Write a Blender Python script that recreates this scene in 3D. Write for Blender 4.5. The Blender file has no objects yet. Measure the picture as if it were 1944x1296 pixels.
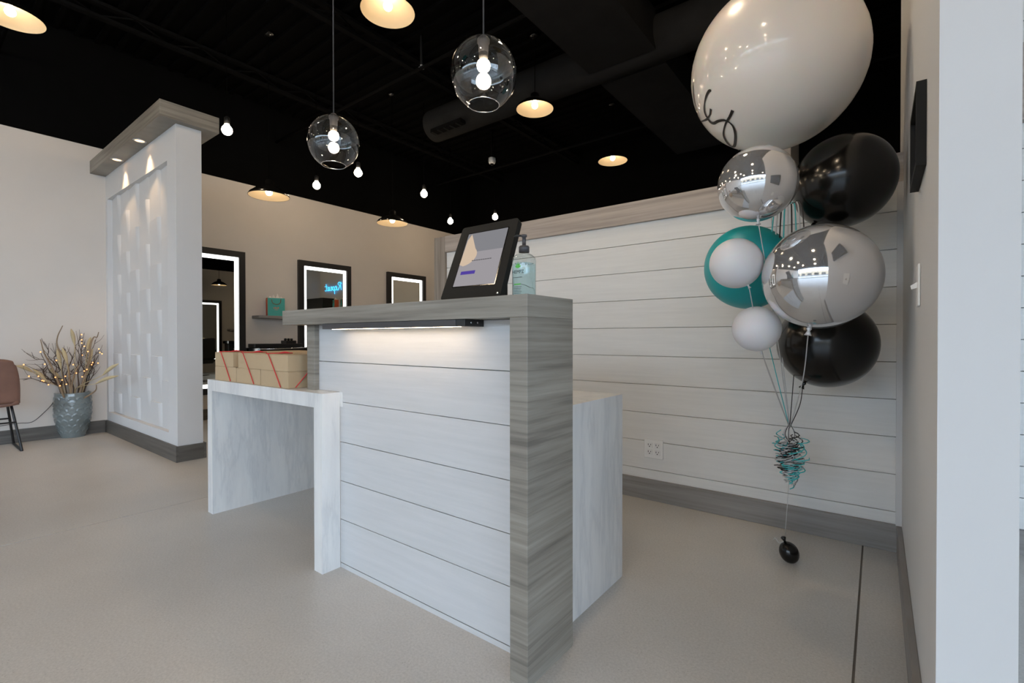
import bpy, bmesh, math, random
from mathutils import Vector, Matrix

S = bpy.context.scene
C = S.collection
PI = math.pi
# ------------------------------------------------------------------ camera
FPX, YAW, PITCH, ROLL, CAMH = 903.638, math.radians(37.5346), math.radians(-0.4403), math.radians(-0.0591), 0.9781
CF = Vector((-math.sin(YAW)*math.cos(PITCH), math.cos(YAW)*math.cos(PITCH), math.sin(PITCH)))
CR0 = Vector((math.cos(YAW), math.sin(YAW), 0)); CU0 = CR0.cross(CF)
CR = CR0*math.cos(ROLL)+CU0*math.sin(ROLL); CU = CU0*math.cos(ROLL)-CR0*math.sin(ROLL)
CO = Vector((0, 0, CAMH))
cd = bpy.data.cameras.new('camera'); cam = bpy.data.objects.new('camera', cd); C.objects.link(cam)
cd.sensor_width = 36; cd.lens = FPX*36/1944; cd.clip_start = .02; cd.clip_end = 300
m = Matrix((CR, CU, -CF)).transposed().to_4x4(); m.translation = CO
cam.matrix_world = m
S.camera = cam
# ------------------------------------------------------------------ world, exposure
SKY = 5.9
w = bpy.data.worlds.new('world'); S.world = w; w.use_nodes = True
bg = w.node_tree.nodes['Background']; bg.inputs[0].default_value = (.67, .80, 1.02, 1); bg.inputs[1].default_value = SKY
S.view_settings.view_transform = 'Standard'; S.view_settings.look = 'None'
S.view_settings.gamma = 1; S.view_settings.use_curve_mapping = False
S.view_settings.exposure = 0.5
BULB = 20.0      # emission of the bare bulbs
WARM = (1, .77, .53)

# ------------------------------------------------------------------ pixel helpers (1944 x 1296)
def ray(px, py): return CF+CR*((px-972)/FPX)+CU*((648-py)/FPX)
def on(axis, v, px, py):
    r = ray(px, py); return CO+r*((v-CO[axis])/r[axis])
def at_depth(d, px, py): return CO+ray(px, py)*d

# ------------------------------------------------------------------ materials
def lin(c):
    return tuple(((x/255)/12.92 if x/255 <= .04045 else ((x/255+.055)/1.055)**2.4) for x in c)+(1,)
MATS = {}
class N:
    def __init__(s, name):
        s.m = bpy.data.materials.new(name); s.m.use_nodes = True; s.t = s.m.node_tree
        s.b = s.t.nodes['Principled BSDF']; s.out = s.t.nodes['Material Output']; MATS[name] = s.m
    def n(s, typ, **kw):
        x = s.t.nodes.new(typ)
        for k, v in kw.items():
            if isinstance(k, str) and hasattr(x, k): setattr(x, k, v)
        return x
    def l(s, a, b): s.t.links.new(a, b)
    def coords(s, scale=(1, 1, 1), rnd=True):
        tc = s.n('ShaderNodeTexCoord'); mp = s.n('ShaderNodeMapping'); mp.inputs['Scale'].default_value = scale
        s.l(tc.outputs['Object'], mp.inputs['Vector'])
        if rnd:
            oi = s.n('ShaderNodeObjectInfo'); mul = s.n('ShaderNodeMath', operation='MULTIPLY'); mul.inputs[1].default_value = 37.
            s.l(oi.outputs['Random'], mul.inputs[0])
            cb = s.n('ShaderNodeCombineXYZ')
            for i in range(3): s.l(mul.outputs[0], cb.inputs[i])
            s.l(cb.outputs[0], mp.inputs['Location'])
        return mp.outputs[0]
    def noise(s, vec, scale, detail=4, rough=.55):
        x = s.n('ShaderNodeTexNoise'); x.inputs['Scale'].default_value = scale
        x.inputs['Detail'].default_value = detail; x.inputs['Roughness'].default_value = rough
        s.l(vec, x.inputs['Vector']); return x.outputs['Fac']
    def ramp(s, fac, stops):
        x = s.n('ShaderNodeValToRGB'); e = x.color_ramp.elements
        while len(e) < len(stops): e.new(.5)
        for i, (p, c) in enumerate(stops): e[i].position = p; e[i].color = c
        s.l(fac, x.inputs[0]); return x.outputs[0]
    def bump(s, h, strength, dist=.01):
        x = s.n('ShaderNodeBump'); x.inputs['Strength'].default_value = strength; x.inputs['Distance'].default_value = dist
        s.l(h, x.inputs['Height']); s.l(x.outputs[0], s.b.inputs['Normal'])
    def set(s, **kw):
        for k, v in kw.items(): s.b.inputs[k].default_value = v
        return s

def plain(name, rgb, rough=.5, metal=0., var=.04, scale=6., bump=0., **kw):
    if rgb[0] < 45 and rough > .7: kw['Specular IOR Level'] = 0.
    s = N(name); s.set(Roughness=rough, Metallic=metal, **kw)
    c = lin(rgb); v = s.coords(); f = s.noise(v, scale)
    a = tuple(max(0, x*(1-var)) for x in c[:3])+(1,); b = tuple(min(1, x*(1+var)) for x in c[:3])+(1,)
    s.l(s.ramp(f, [(.3, a), (.7, b)]), s.b.inputs['Base Color'])
    if bump: s.bump(s.noise(v, scale*12), bump, .004)
    return s
def emit(name, rgb, strength):
    s = N(name); e = s.n('ShaderNodeEmission'); e.inputs[0].default_value = tuple(rgb)+(1,); e.inputs[1].default_value = strength
    s.l(e.outputs[0], s.out.inputs['Surface']); return s
def thin(name, tint=(1, 1, 1), rough=0., base=.0, ior=1.45):
    s = N(name); t = s.n('ShaderNodeBsdfTransparent'); t.inputs[0].default_value = tuple(tint)+(1,)
    g = s.n('ShaderNodeBsdfGlossy'); g.inputs['Roughness'].default_value = rough
    fr = s.n('ShaderNodeLayerWeight'); fr.inputs[0].default_value = .5
    pw_ = s.n('ShaderNodeMath', operation='POWER'); pw_.inputs[1].default_value = 4.; s.l(fr.outputs['Facing'], pw_.inputs[0])
    ad = s.n('ShaderNodeMath', operation='MULTIPLY_ADD'); ad.inputs[1].default_value = .9; ad.inputs[2].default_value = .04+base; ad.use_clamp = True
    s.l(pw_.outputs[0], ad.inputs[0])
    mx = s.n('ShaderNodeMixShader'); s.l(ad.outputs[0], mx.inputs[0]); s.l(t.outputs[0], mx.inputs[1]); s.l(g.outputs[0], mx.inputs[2])
    s.l(mx.outputs[0], s.out.inputs['Surface']); return s
def wood(name, cols, scale=(1.3, 1.3, 38), rough=.45):
    s = N(name); s.set(Roughness=rough); v = s.coords(scale)
    f1 = s.noise(v, 1.5, 6, .6); v2 = s.coords(tuple(x*.28 for x in scale)); f2 = s.noise(v2, 2.2, 3)
    mx = s.n('ShaderNodeMath', operation='MULTIPLY_ADD'); s.l(f1, mx.inputs[0]); mx.inputs[1].default_value = .62
    m2 = s.n('ShaderNodeMath', operation='MULTIPLY'); s.l(f2, m2.inputs[0]); m2.inputs[1].default_value = .38; s.l(m2.outputs[0], mx.inputs[2])
    s.l(s.ramp(mx.outputs[0], [(.34, lin(cols[0])), (.5, lin(cols[1])), (.68, lin(cols[2]))]), s.b.inputs['Base Color'])
    s.bump(f1, .12, .002); return s

plain('wall_paint', (212, 205, 197), .85, var=.015, scale=3, bump=.03)
plain('white_paint', (208, 208, 208), .6, var=.012, scale=3, bump=.02)
plain('black_paint', (14, 14, 14), .9, var=.1)
plain('black_steel', (21, 21, 21), .8, var=.1)
plain('cord_black', (10, 10, 10), .9)
plain('duct_black', (40, 40, 40), .75, var=.1)
def boards(name, a, b, bump):
    s = N(name); s.set(Roughness=.5); v = s.coords((1.4, 1.4, 26)); f = s.noise(v, 2.4, 5, .6)
    s.l(s.ramp(f, [(.3, lin(a)), (.7, lin(b))]), s.b.inputs['Base Color']); s.bump(f, bump, .004)
boards('shiplap', (221, 221, 219), (228, 228, 226), .10)
boards('shiplap_darkened', (196, 197, 198), (204, 204, 205), .16)  # same white boards, darkened to offset the stronger daylight on the desk
plain('groove', (176, 176, 174), .9)
wood('grey_wood', [(102, 96, 88), (135, 129, 119), (158, 152, 141)])
wood('grey_wood_upright', [(118, 108, 99), (144, 134, 124), (160, 150, 140)], (38, 38, 1.3))
wood('beam_wood_lit', [(146, 136, 128), (172, 161, 152), (186, 176, 167)], (1.1, 1.1, 30))  # same grey laminate, lamplight on the beam put into the colour
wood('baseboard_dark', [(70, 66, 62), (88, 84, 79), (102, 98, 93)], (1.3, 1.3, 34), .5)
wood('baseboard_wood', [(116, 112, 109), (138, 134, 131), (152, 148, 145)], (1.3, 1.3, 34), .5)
# concrete floor
s = N('concrete'); v = s.coords(rnd=False)
big = s.noise(v, .9, 5, .6); fine = s.noise(v, 130, 2, .7)
col = s.ramp(big, [(.3, lin((190, 187, 182))), (.55, lin((203, 200, 195))), (.75, lin((212, 209, 204)))])
vo = s.n('ShaderNodeTexVoronoi'); vo.inputs['Scale'].default_value = 95; s.l(v, vo.inputs['Vector'])
spk = s.ramp(vo.outputs['Distance'], [(.05, (.5, .48, .45, 1)), (.2, (1, 1, 1, 1))])
msk = s.noise(v, 22, 2); mk = s.ramp(msk, [(.52, (1, 1, 1, 1)), (.66, (0, 0, 0, 1))])
mixs = s.n('ShaderNodeMix', data_type='RGBA'); s.l(mk, mixs.inputs[0]); s.l(spk, mixs.inputs[6]); mixs.inputs[7].default_value = (1, 1, 1, 1)
fr = s.ramp(fine, [(.3, (.84, .84, .84, 1)), (.7, (1.04, 1.04, 1.04, 1))])
def mul(s, a, b):
    x = s.n('ShaderNodeMix', data_type='RGBA', blend_type='MULTIPLY'); x.inputs[0].default_value = 1
    s.l(a, x.inputs[6]); s.l(b, x.inputs[7]); return x.outputs[2]
s.l(mul(s, mul(s, col, mixs.outputs[2]), fr), s.b.inputs['Base Color'])
s.l(s.ramp(big, [(.3, (.27, .27, .27, 1)), (.7, (.4, .4, .4, 1))]), s.b.inputs['Roughness']); s.bump(fine, .06, .002)
plain('joint_dark', (118, 114, 108), .9)
# marble with vertical grey veins
s = N('marble'); s.set(Roughness=.3); v = s.coords((3.2, 3.2, .55), rnd=False)
n1 = s.noise(v, 1.6, 6, .65); n2 = s.noise(v, 4.5, 5, .6)
vein = s.ramp(n1, [(.36, (1, 1, 1, 1)), (.47, (.95, .955, .965, 1)), (.5, (.86, .87, .885, 1)), (.54, (.975, .975, .98, 1)), (.62, (1, 1, 1, 1))])
base = s.ramp(n2, [(.3, lin((217, 217, 216))), (.7, lin((231, 231, 229)))])
s.l(mul(s, base, vein), s.b.inputs['Base Color'])
plain('black_metal', (28, 28, 29), .4, var=.1)
plain('dark_grey_metal', (74, 72, 74), .45, .3)
plain('tablet_black', (33, 33, 32), .6, var=.05, **{'Specular IOR Level': .15})
plain('black_gloss', (16, 16, 16), .15)
plain('shade_black', (14, 14, 14), .22, **{'Coat Weight': .5})
plain('shade_cream', (206, 190, 160), .5)
plain('white_plastic', (232, 232, 230), .35, var=.01)
plain('bulb_base', (64, 60, 58), .9)
plain('dark_slot', (30, 30, 30), .8)
plain('chrome', (210, 210, 212), .12, 1.)
plain('kraft', (184, 160, 127), .8, var=.05, scale=4, bump=.04)
plain('red_string', (205, 48, 52), .7)
plain('leather', (126, 93, 80), .45, var=.12, scale=9, bump=.08)
plain('vase_glaze', (112, 121, 121), .16, var=.2, scale=7, **{'Coat Weight': .6})
plain('twig_brown', (88, 74, 64), .85, var=.25)
plain('twig_pale', (142, 122, 98), .85, var=.2)
plain('plume', (196, 178, 140), .95, var=.12)
plain('teal_bag', (70, 168, 158), .6)
plain('orange_bag', (214, 92, 52), .6)
plain('tissue', (235, 226, 220), .8)
plain('handle_brown', (136, 88, 48), .7)
plain('latex_white', (228, 222, 216), .28, var=.01, **{'Subsurface Weight': .15, 'Coat Weight': .6, 'Coat Roughness': .08})
plain('latex_white_matte', (226, 227, 232), .5, var=.01, **{'Subsurface Weight': .15})
plain('latex_black', (10, 10, 10), .2, var=.05, **{'Specular IOR Level': .38, 'Coat Weight': .12, 'Coat Roughness': .04})
plain('latex_teal', (26, 168, 174), .4, var=.04)
plain('foil_silver', (222, 222, 224), .07, .78, var=.02)
plain('ribbon_silver', (205, 205, 206), .3, .25)
plain('ribbon_black', (18, 17, 17), .35)
plain('ribbon_teal', (74, 200, 204), .35)
plain('vinyl_black', (24, 22, 20), .5)
plain('mirror', (222, 226, 222), .0, 1., var=0)
plain('aluminium', (120, 122, 124), .4, .8)
plain('pavement', (176, 174, 168), .9, var=.1, scale=1)
plain('stucco', (190, 168, 140), .9)
plain('asphalt', (92, 92, 94), .95)
emit('bulb_glow', WARM, BULB); emit('bare_bulb_glow', WARM, 62.0); emit('unseen_bulb_glow', WARM, 100.0); emit('globe_bulb_glow', (1, .82, .58), 70.0); emit('led_white', (1, 1, .96), 3.0)
emit('led_warm', (1, .74, .47), 20.0); emit('downlight_glow', (1, .55, .24), 4.0)
emit('fairy_glow', (1, .36, .10), 3.2); emit('neon_blue', (.04, .42, 1), 3.2)
thin('clear_glass', (.97, .98, .98), 0, .055)
thin('window_glass', (.95, .98, .97), 0, .0)
thin('bottle_clear', (.90, .95, .96), 0, .02)
s = N('gel'); s.set(**{'Base Color': lin((222, 246, 250)), 'Roughness': .0, 'Transmission Weight': 1., 'IOR': 1.04})
for nm, rgb, st in (('screen_light', (.56, .53, .56), .42), ('screen_shade', (.40, .40, .43), .40), ('screen_drop', (.80, .62, .46), .56), ('screen_violet', (.11, .07, .42), .55), ('screen_text', (.2, .19, .2), .4)):
    emit(nm, rgb, st)
plain('print_green', (96, 190, 84), 1., **{'Specular IOR Level': 0.}); plain('print_grey', (62, 70, 74), 1., **{'Specular IOR Level': 0.}); plain('print_salmon', (214, 128, 100), .6)

# ------------------------------------------------------------------ mesh builders
class MB:
    def __init__(s): s.v = []; s.f = []; s.sm = []
    def add(s, vs, fs, smooth=False):
        o = len(s.v); s.v += [Vector(x) for x in vs]; s.f += [tuple(i+o for i in f) for f in fs]; s.sm += [smooth]*len(fs); return s
    def box(s, x0, x1, y0, y1, z0, z1, bev=0.):
        bm = bmesh.new(); bmesh.ops.create_cube(bm, size=1)
        for q in bm.verts: q.co = Vector((x0+(q.co.x+.5)*(x1-x0), y0+(q.co.y+.5)*(y1-y0), z0+(q.co.z+.5)*(z1-z0)))
        if bev: bmesh.ops.bevel(bm, geom=bm.edges[:], offset=bev, segments=2, affect='EDGES', profile=.5)
        bm.verts.index_update()
        s.add([q.co.copy() for q in bm.verts], [[q.index for q in f.verts] for f in bm.faces]); bm.free(); return s
    def tube(s, pts, r, n=8, cap=True):
        pts = [Vector(p) for p in pts]; k = len(pts); rs = r if isinstance(r, (list, tuple)) else [r]*k
        up = None; vs = []
        for i, p in enumerate(pts):
            t = (pts[min(i+1, k-1)]-pts[max(i-1, 0)]).normalized()
            if up is None: up = t.orthogonal().normalized()
            up = (up-t*up.dot(t)); up = up.normalized() if up.length > 1e-6 else t.orthogonal().normalized()
            b = t.cross(up)
            for j in range(n):
                a = 2*PI*j/n; vs.append(p+(up*math.cos(a)+b*math.sin(a))*rs[i])
        fs = [(i*n+j, i*n+(j+1) % n, (i+1)*n+(j+1) % n, (i+1)*n+j) for i in range(k-1) for j in range(n)]
        s.add(vs, fs, True)
        if cap:
            o = len(s.v)-len(vs); s.f += [tuple(o+j for j in reversed(range(n))), tuple(o+(k-1)*n+j for j in range(n))]; s.sm += [False, False]
        return s
    def lathe(s, prof, c=(0, 0, 0), n=32, mat=None, smooth=True, capends=True):
        c = Vector(c); M = mat or Matrix.Identity(3); vs = []; fs = []
        for r, z in prof:
            for j in range(n):
                a = 2*PI*j/n; vs.append(c+M @ Vector((r*math.cos(a), r*math.sin(a), z)))
        k = len(prof)
        fs = [(i*n+j, i*n+(j+1) % n, (i+1)*n+(j+1) % n, (i+1)*n+j) for i in range(k-1) for j in range(n)]
        s.add(vs, fs, smooth)
        if capends:
            o = len(s.v)-len(vs)
            if prof[0][0] > 1e-5: s.f.append(tuple(o+j for j in reversed(range(n)))); s.sm.append(False)
            if prof[-1][0] > 1e-5: s.f.append(tuple(o+(k-1)*n+j for j in range(n))); s.sm.append(False)
        return s
    def prism(s, poly, y0, y1, M=None):
        """poly in (x, z), extruded along y"""
        n = len(poly); vs = [Vector((x, y0, z)) for x, z in poly]+[Vector((x, y1, z)) for x, z in poly]
        if M: vs = [M @ q for q in vs]
        fs = [tuple(range(n)), tuple(reversed(range(n, 2*n)))]+[(i, i+n, (i+1) % n+n, (i+1) % n) for i in range(n)]
        return s.add(vs, fs)
    def xform(s, M): s.v = [M @ q for q in s.v]; return s
    def mesh(s, name, mat, off=Vector()):
        me = bpy.data.meshes.new(name); me.from_pydata([tuple(q-off) for q in s.v], [], s.f); me.update()
        bm = bmesh.new(); bm.from_mesh(me); bmesh.ops.recalc_face_normals(bm, faces=bm.faces[:]); bm.to_mesh(me); bm.free()
        for p, f in zip(me.polygons, s.sm): p.use_smooth = f
        me.materials.append(MATS[mat]); return me
def root_of(p):
    o = Vector()
    while p is not None: o += p.location; p = p.parent
    return o
def link(name, me, parent=None, loc=(0, 0, 0)):
    o = bpy.data.objects.new(name, me); C.objects.link(o); o.location = loc
    if parent is not None: o.parent = parent
    return o
def obj(name, mb, mat, parent=None, kind=None, label=None, local=False):
    """mb in world coordinates; the object's origin is its parent's origin, or its own base centre when top-level"""
    if parent is not None:
        o = link(name, mb.mesh(name, mat, Vector() if local else root_of(parent)), parent)
    else:
        xs = [q.x for q in mb.v]; ys = [q.y for q in mb.v]; zs = [q.z for q in mb.v]
        b = Vector(((min(xs)+max(xs))/2, (min(ys)+max(ys))/2, min(zs))); o = link(name, mb.mesh(name, mat, b), None, b)
    if kind: o['kind'] = kind
    if label: o['label'] = label
    return o
def tag(o, label, cat, group=None, kind=None):
    o['label'] = label
    if cat: o['category'] = cat
    if group: o['group'] = group
    if kind: o['kind'] = kind
    return o
def thing(name, loc, label, cat, group=None, kind=None, rotz=0):
    o = bpy.data.objects.new(name, None); C.objects.link(o); o.empty_display_size = .1
    o.location = loc; o.rotation_euler = (0, 0, rotz); return tag(o, label, cat, group, kind)
def struct(name, loc=None, mb=None, mat=None, label=None):
    if mb is None:
        o = bpy.data.objects.new(name, None); C.objects.link(o); o.location = loc
    else: o = obj(name, mb, mat)
    o['kind'] = 'structure'
    if label: o['label'] = label; 
    return o
def B(*a, **k): return MB().box(*a, **k)
def bez(pts, n=12):
    """Catmull-Rom through pts"""
    P = [Vector(p) for p in pts]; P = [P[0]*2-P[1]]+P+[P[-1]*2-P[-2]]; out = []
    for i in range(1, len(P)-2):
        for k in range(n):
            t = k/n; a, b, c, d = P[i-1], P[i], P[i+1], P[i+2]
            out.append(.5*((2*b)+(c-a)*t+(2*a-5*b+4*c-d)*t*t+(3*b-a-3*c+d)*t**3))
    out.append(P[-2]); return out
def ell_M(axis):
    return Vector((0, 0, 1)).rotation_difference(Vector(axis).normalized()).to_matrix()

# ================================================================== THE ROOM
LX, RX, BY = -6.409, .0897, 2.789           # left wall, stub wall, shiplap partition
X3 = 8.0                                     # unseen hall, widened beyond the salon to admit more daylight
X2, Y0, Y2, ZP, ZC = 2.45, -7.0, 7.0, 2.947, 4.05   # far right wall, storefront, rear wall, paint line, deck
BB, BT = .1246, .018
GAP = .007
fl = struct('floor', mb=B(LX-.1, X3+.1, Y0-.1, Y2+.1, -.1, -.005), mat='joint_dark', label='grey polished concrete floor with saw-cut joints')
xs = [LX-.1, -3.27, -.052, X3+.1]; ys = [Y0-.1, 5.2, Y2+.1]
for i in range(3):
    for j in range(2):
        obj('floor_slab', B(xs[i]+(GAP/2 if i else 0), xs[i+1]-(GAP/2 if i < 2 else 0), ys[j]+(GAP/2 if j else 0), ys[j+1]-(0 if j else GAP/2), -.005, 0), 'concrete', fl)
def wall(name, x0, x1, y0, y1, label=None, zp=ZP):
    o = struct(name, mb=B(x0, x1, y0, y1, 0, zp), mat='wall_paint', label=label)
    obj('black_band', B(x0, x1, y0, y1, zp, ZC), 'black_paint', o); return o
wall('wall_left', LX-.12, LX, Y0, Y2+.12, 'beige painted side wall below a black painted band')
wall('wall_rear', LX, X2, Y2, Y2+.12, 'beige rear wall of the salon')
wall('wall_right', X2, X2+.12, 3.2, Y2+.12, 'beige wall on the far right side')
struct('wall_fin', mb=B(-.916, -.80, 6.3, Y2, 0, ZC), mat='wall_paint', label='short wall standing out from the rear wall')
ceil = struct('ceiling', mb=B(LX-.12, X3+.12, Y0-.12, Y2+.12, ZC, ZC+.1), mat='black_paint', label='black painted open ceiling deck')
rib = B(LX, X3, -.02, .02, -.035, 0).mesh('deck_rib', 'black_paint')
y = Y0+.15
while y < Y2-.1: link('deck_rib', rib, ceil, Vector((0, y, ZC))-ceil.location); y += .16
# bar joists along y, under the deck
def joist(x):
    j = obj('bar_joist', B(x-.03, x+.03, Y0, Y2, 3.99, 4.02), 'black_steel', ceil)
    obj('bottom_chord', B(x-.03, x+.03, Y0, Y2, 3.87, 3.895), 'black_steel', j)
    mb = MB(); y = Y0+.3; k = 0
    while y < Y2-.6: mb.tube([(x, y, 3.885), (x, y+.28, 4.0), (x, y+.56, 3.885)], .01, 5); y += .56
    obj('web', mb, 'black_steel', j)
for x in (-5.6, -4.0, -2.45, -.85, .75, 2.3, 3.9, 5.5, 7.1): joist(x)
du = thing('air_duct', (-2.6, 4.21, 3.47), 'black round air duct with square branches under the ceiling', 'duct')
rd = obj('round_duct', MB().lathe([(.185, 0), (.19, .02), (.19, 3.8), (.185, 3.82)], (-4.49, 4.21, 3.66), 32, Matrix.Rotation(PI/2, 3, 'Y')), 'duct_black', du)
obj('vent', B(-4.33, -3.83, 4.01, 4.10, 3.475, 3.52), 'black_steel', rd)
for k in range(5): obj('vent_slat', B(-4.31+.1*k, -4.29+.1*k, 4.005, 4.1, 3.47, 3.475), 'duct_black', rd)
obj('branch_duct', B(-2.20, -1.55, 1.4, 4.08, 3.50, 3.84), 'duct_black', du); obj('branch_duct', B(-2.20, -1.55, 4.34, 6.6, 3.50, 3.84), 'duct_black', du)
tag(obj('rectangular_duct', B(-.6, 2.2, 3.6, 4.2, 3.36, 3.68), 'duct_black'), 'black rectangular duct above the tall balloons', 'duct')
mb = MB()
for y in (.6, 3.15, 5.7): 
    o = tag(obj('ceiling_pipe', MB().tube([(LX+.01, y, 3.60), ((X2 if y > 3.2 else X3)-.01, y, 3.60)], .017, 8), 'black_steel'), 'thin black pipe crossing the ceiling '+{.6: 'closest to the storefront', 3.15: 'before the round duct', 5.7: 'beyond the round duct'}[y], 'pipe')
# skirting boards
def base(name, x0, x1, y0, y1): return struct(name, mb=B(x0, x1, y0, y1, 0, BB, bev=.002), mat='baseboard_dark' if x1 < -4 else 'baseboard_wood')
PX, PY0, PY1 = -4.3809, 1.3676, 1.5457      # relief partition
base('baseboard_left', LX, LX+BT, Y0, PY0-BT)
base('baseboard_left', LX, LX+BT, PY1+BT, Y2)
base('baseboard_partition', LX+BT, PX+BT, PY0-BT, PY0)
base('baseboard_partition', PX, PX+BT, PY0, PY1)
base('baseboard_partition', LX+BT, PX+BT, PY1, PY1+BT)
BXL = -2.947
base('baseboard_back', BXL+.02, RX, BY-BT, BY)
base('baseboard_right', RX-BT, RX, 1.2, BY-BT)
# ---- relief partition at the left
pw = struct('wall_partition', mb=B(LX, PX, PY0+.045, PY1, 0, 2.665), mat='white_paint', label='white stub wall with sculpted relief panels under a wood canopy')
obj('face_frame', B(LX, PX, PY0, PY0+.045, 0, .21).box(LX, PX, PY0, PY0+.045, 2.42, 2.665).box(PX-.20, PX, PY0, PY0+.045, .21, 2.42).box(LX, LX+.06, PY0, PY0+.045, .21, 2.42), 'white_paint', pw)
TW, TH_ = (PX-.20-LX-.06)/6, .40
def tile_mesh(v0, v1):
    mb = MB(); nu, nv = 10, max(3, int(22*(v1-v0))); vs = []
    def h(u, t):
        k = 1-t; k = k*k*(3-2*k); return .025*k*(.12+.88*u**1.3)*(1 if u < .99 else 0)
    for i in range(nv+1):
        t = v0+(v1-v0)*i/nv
        for j in range(nu+1):
            u = j/nu; vs.append((u*TW, .044-h(u, t), -(t-v0)*TH_))
    fs = [(i*(nu+1)+j, i*(nu+1)+j+1, (i+1)*(nu+1)+j+1, (i+1)*(nu+1)+j) for i in range(nv) for j in range(nu)]
    mb.add(vs, fs, True)
    b = [(0, .045, 0), (TW, .045, 0)]+[vs[j] for j in range(nu, -1, -1)]; mb.add(b, [tuple(range(len(b)))])
    b = [(0, .045, vs[-1][2]), (TW, .045, vs[-1][2])]+[vs[nv*(nu+1)+j] for j in range(nu, -1, -1)]; mb.add(b, [tuple(range(len(b)))])
    return mb.mesh('relief_tile', 'white_paint')
full, top, bot = tile_mesh(0, 1), tile_mesh(.5, 1), tile_mesh(0, .5)
for c in range(6):
    x = LX+.06+c*TW; z = 2.42
    if c % 2: link('relief_tile', top, pw, Vector((x, PY0, z))-pw.location); z -= TH_/2
    while z-TH_ > .21-.02: link('relief_tile', full, pw, Vector((x, PY0, z))-pw.location); z -= TH_
    if z > .25: link('relief_tile', bot, pw, Vector((x, PY0, z))-pw.location)
cn = thing('wood_canopy', (-5.36, 1.45, 2.665), 'grey wood canopy with two small downlights over the relief wall', 'canopy')
obj('canopy_box', B(LX+.001, -4.315, 1.243, 1.655, 2.665, 2.792, bev=.002), 'grey_wood', cn)
for px, py in ((265, 267), (222, 303)):
    p = on(2, 2.664, px, py)
    d = obj('downlight', MB().lathe([(.048, 0), (.05, -.004), (.036, -.006), (.034, 0)], (p.x, p.y, 2.665), 24, capends=False), 'chrome', cn)
    obj('lens', MB().lathe([(.0, 0), (.034, 0)], (p.x, p.y, 2.6635), 24, capends=False), 'downlight_glow', d)
    L = bpy.data.lights.new('downlight_lamp', 'SPOT'); L.energy = 15; L.color = (1, .66, .36); L.spot_size = 1.25; L.spot_blend = .6; L.shadow_soft_size = .03
    lo = link('downlight_lamp', L, cn, Vector((p.x, p.y, 2.655))-cn.location)
# ---- shiplap partition behind the desk
wb = struct('wall_back', mb=B(BXL, RX, BY+.02, BY+.13, 0, 1.79), mat='groove', label='white shiplap partition wall capped with a grey wood beam')
GP = .1715
bx0, bx1 = -2.82, RX
bmesh_ = B(bx0, bx1, 0, .02, .0013, GP-.0013, bev=.0010).mesh('board', 'shiplap')
zb = .1805
obj('board', B(bx0, bx1, BY, BY+.02, BB-.02, zb-.0018), 'shiplap', wb)
while zb+GP < 1.70: link('board', bmesh_, wb, Vector((0, BY, zb))-wb.location); zb += GP
obj('board', B(bx0, bx1, BY, BY+.02, zb+.0018, 1.69), 'shiplap', wb)
obj('top_beam', B(bx0, RX, BY-.022, BY+.15, 1.680, 1.811, bev=.002), 'beam_wood_lit', wb)
obj('end_post', B(BXL, bx0, BY-.022, BY+.15, 0, 1.811, bev=.002), 'grey_wood_upright', wb)
tr = struct('trim_1', mb=B(RX-.022, RX, BY-.022, BY-.002, BB, 1.68), mat='white_paint', label='white corner trim')
# ---- stub wall at the right
sw = struct('wall_stub', mb=B(RX, .198, 1.2, 3.2, 0, ZP), mat='white_paint', label='white stub wall end beside the balloons')
obj('black_band', B(RX, .198, 1.2, 3.2, ZP, ZC), 'black_paint', sw)
# ---- shiplap wall glimpsed past the stub wall
ws = struct('wall_side', mb=B(.198, X3, 3.12, 3.2, 0, 2.9), mat='groove', label='white shiplap wall glimpsed past the stub wall end')
b2 = B(.198, X3, 0, .02, .0018, .1412, bev=.0012).mesh('board', 'shiplap')
z = .11
while z+.143 < 2.9: link('board', b2, ws, Vector((0, 3.10, z))-ws.location); z += .143
obj('beam', B(.198, X3, 3.05, 3.10, 1.94, 2.28), 'beam_wood_lit', ws)
obj('black_band', B(.198, X3, 3.12, 3.2, 2.9, ZC), 'black_paint', ws)
obj('skirting', B(.198, X3, 3.08, 3.10, 0, .11), 'baseboard_wood', ws)
# ---- storefront behind the camera
WZ = 3.35
sf = struct('wall_front', mb=B(LX, X3, Y0-.12, Y0, WZ, ZC), mat='black_paint', label='storefront wall with large windows')
obj('sill', B(LX, X3, Y0-.12, Y0, 0, .16), 'aluminium', sf)
bays = [LX+(X3-LX)*k/9 for k in range(10)]
for i, x in enumerate(bays): obj('mullion', B(max(LX, x-.04), min(X3, x+.04), Y0-.1, Y0-.02, .16, WZ), 'aluminium', sf)
obj('transom', B(LX, X3, Y0-.1, Y0-.02, 2.35, 2.41), 'aluminium', sf)
def portal(w_, h_, loc, rz):
    P = bpy.data.lights.new('window_portal', 'AREA'); P.shape = 'RECTANGLE'; P.size = w_; P.size_y = h_; P.cycles.is_portal = True
    po = link('window_portal', P, None, loc); po.rotation_euler = (PI/2, 0, rz)
portal(X3-LX-.1, WZ-.16, ((LX+X3)/2, Y0-.11, (WZ+.16)/2), PI)
for i in range(9):
    struct('window_%d' % (i+1), mb=B(bays[i]+.04, bays[i+1]-.04, Y0-.065, Y0-.055, .16, 2.35).box(bays[i]+.04, bays[i+1]-.04, Y0-.065, Y0-.055, 2.41, WZ), mat='window_glass')
sg = struct('wall_hall', mb=B(X3, X3+.12, Y0, 2.0, WZ, ZC), mat='black_paint', label='unseen glazed hall end wall, added for side daylight')  # added glazing, brings daylight onto the faces turned to +x
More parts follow.
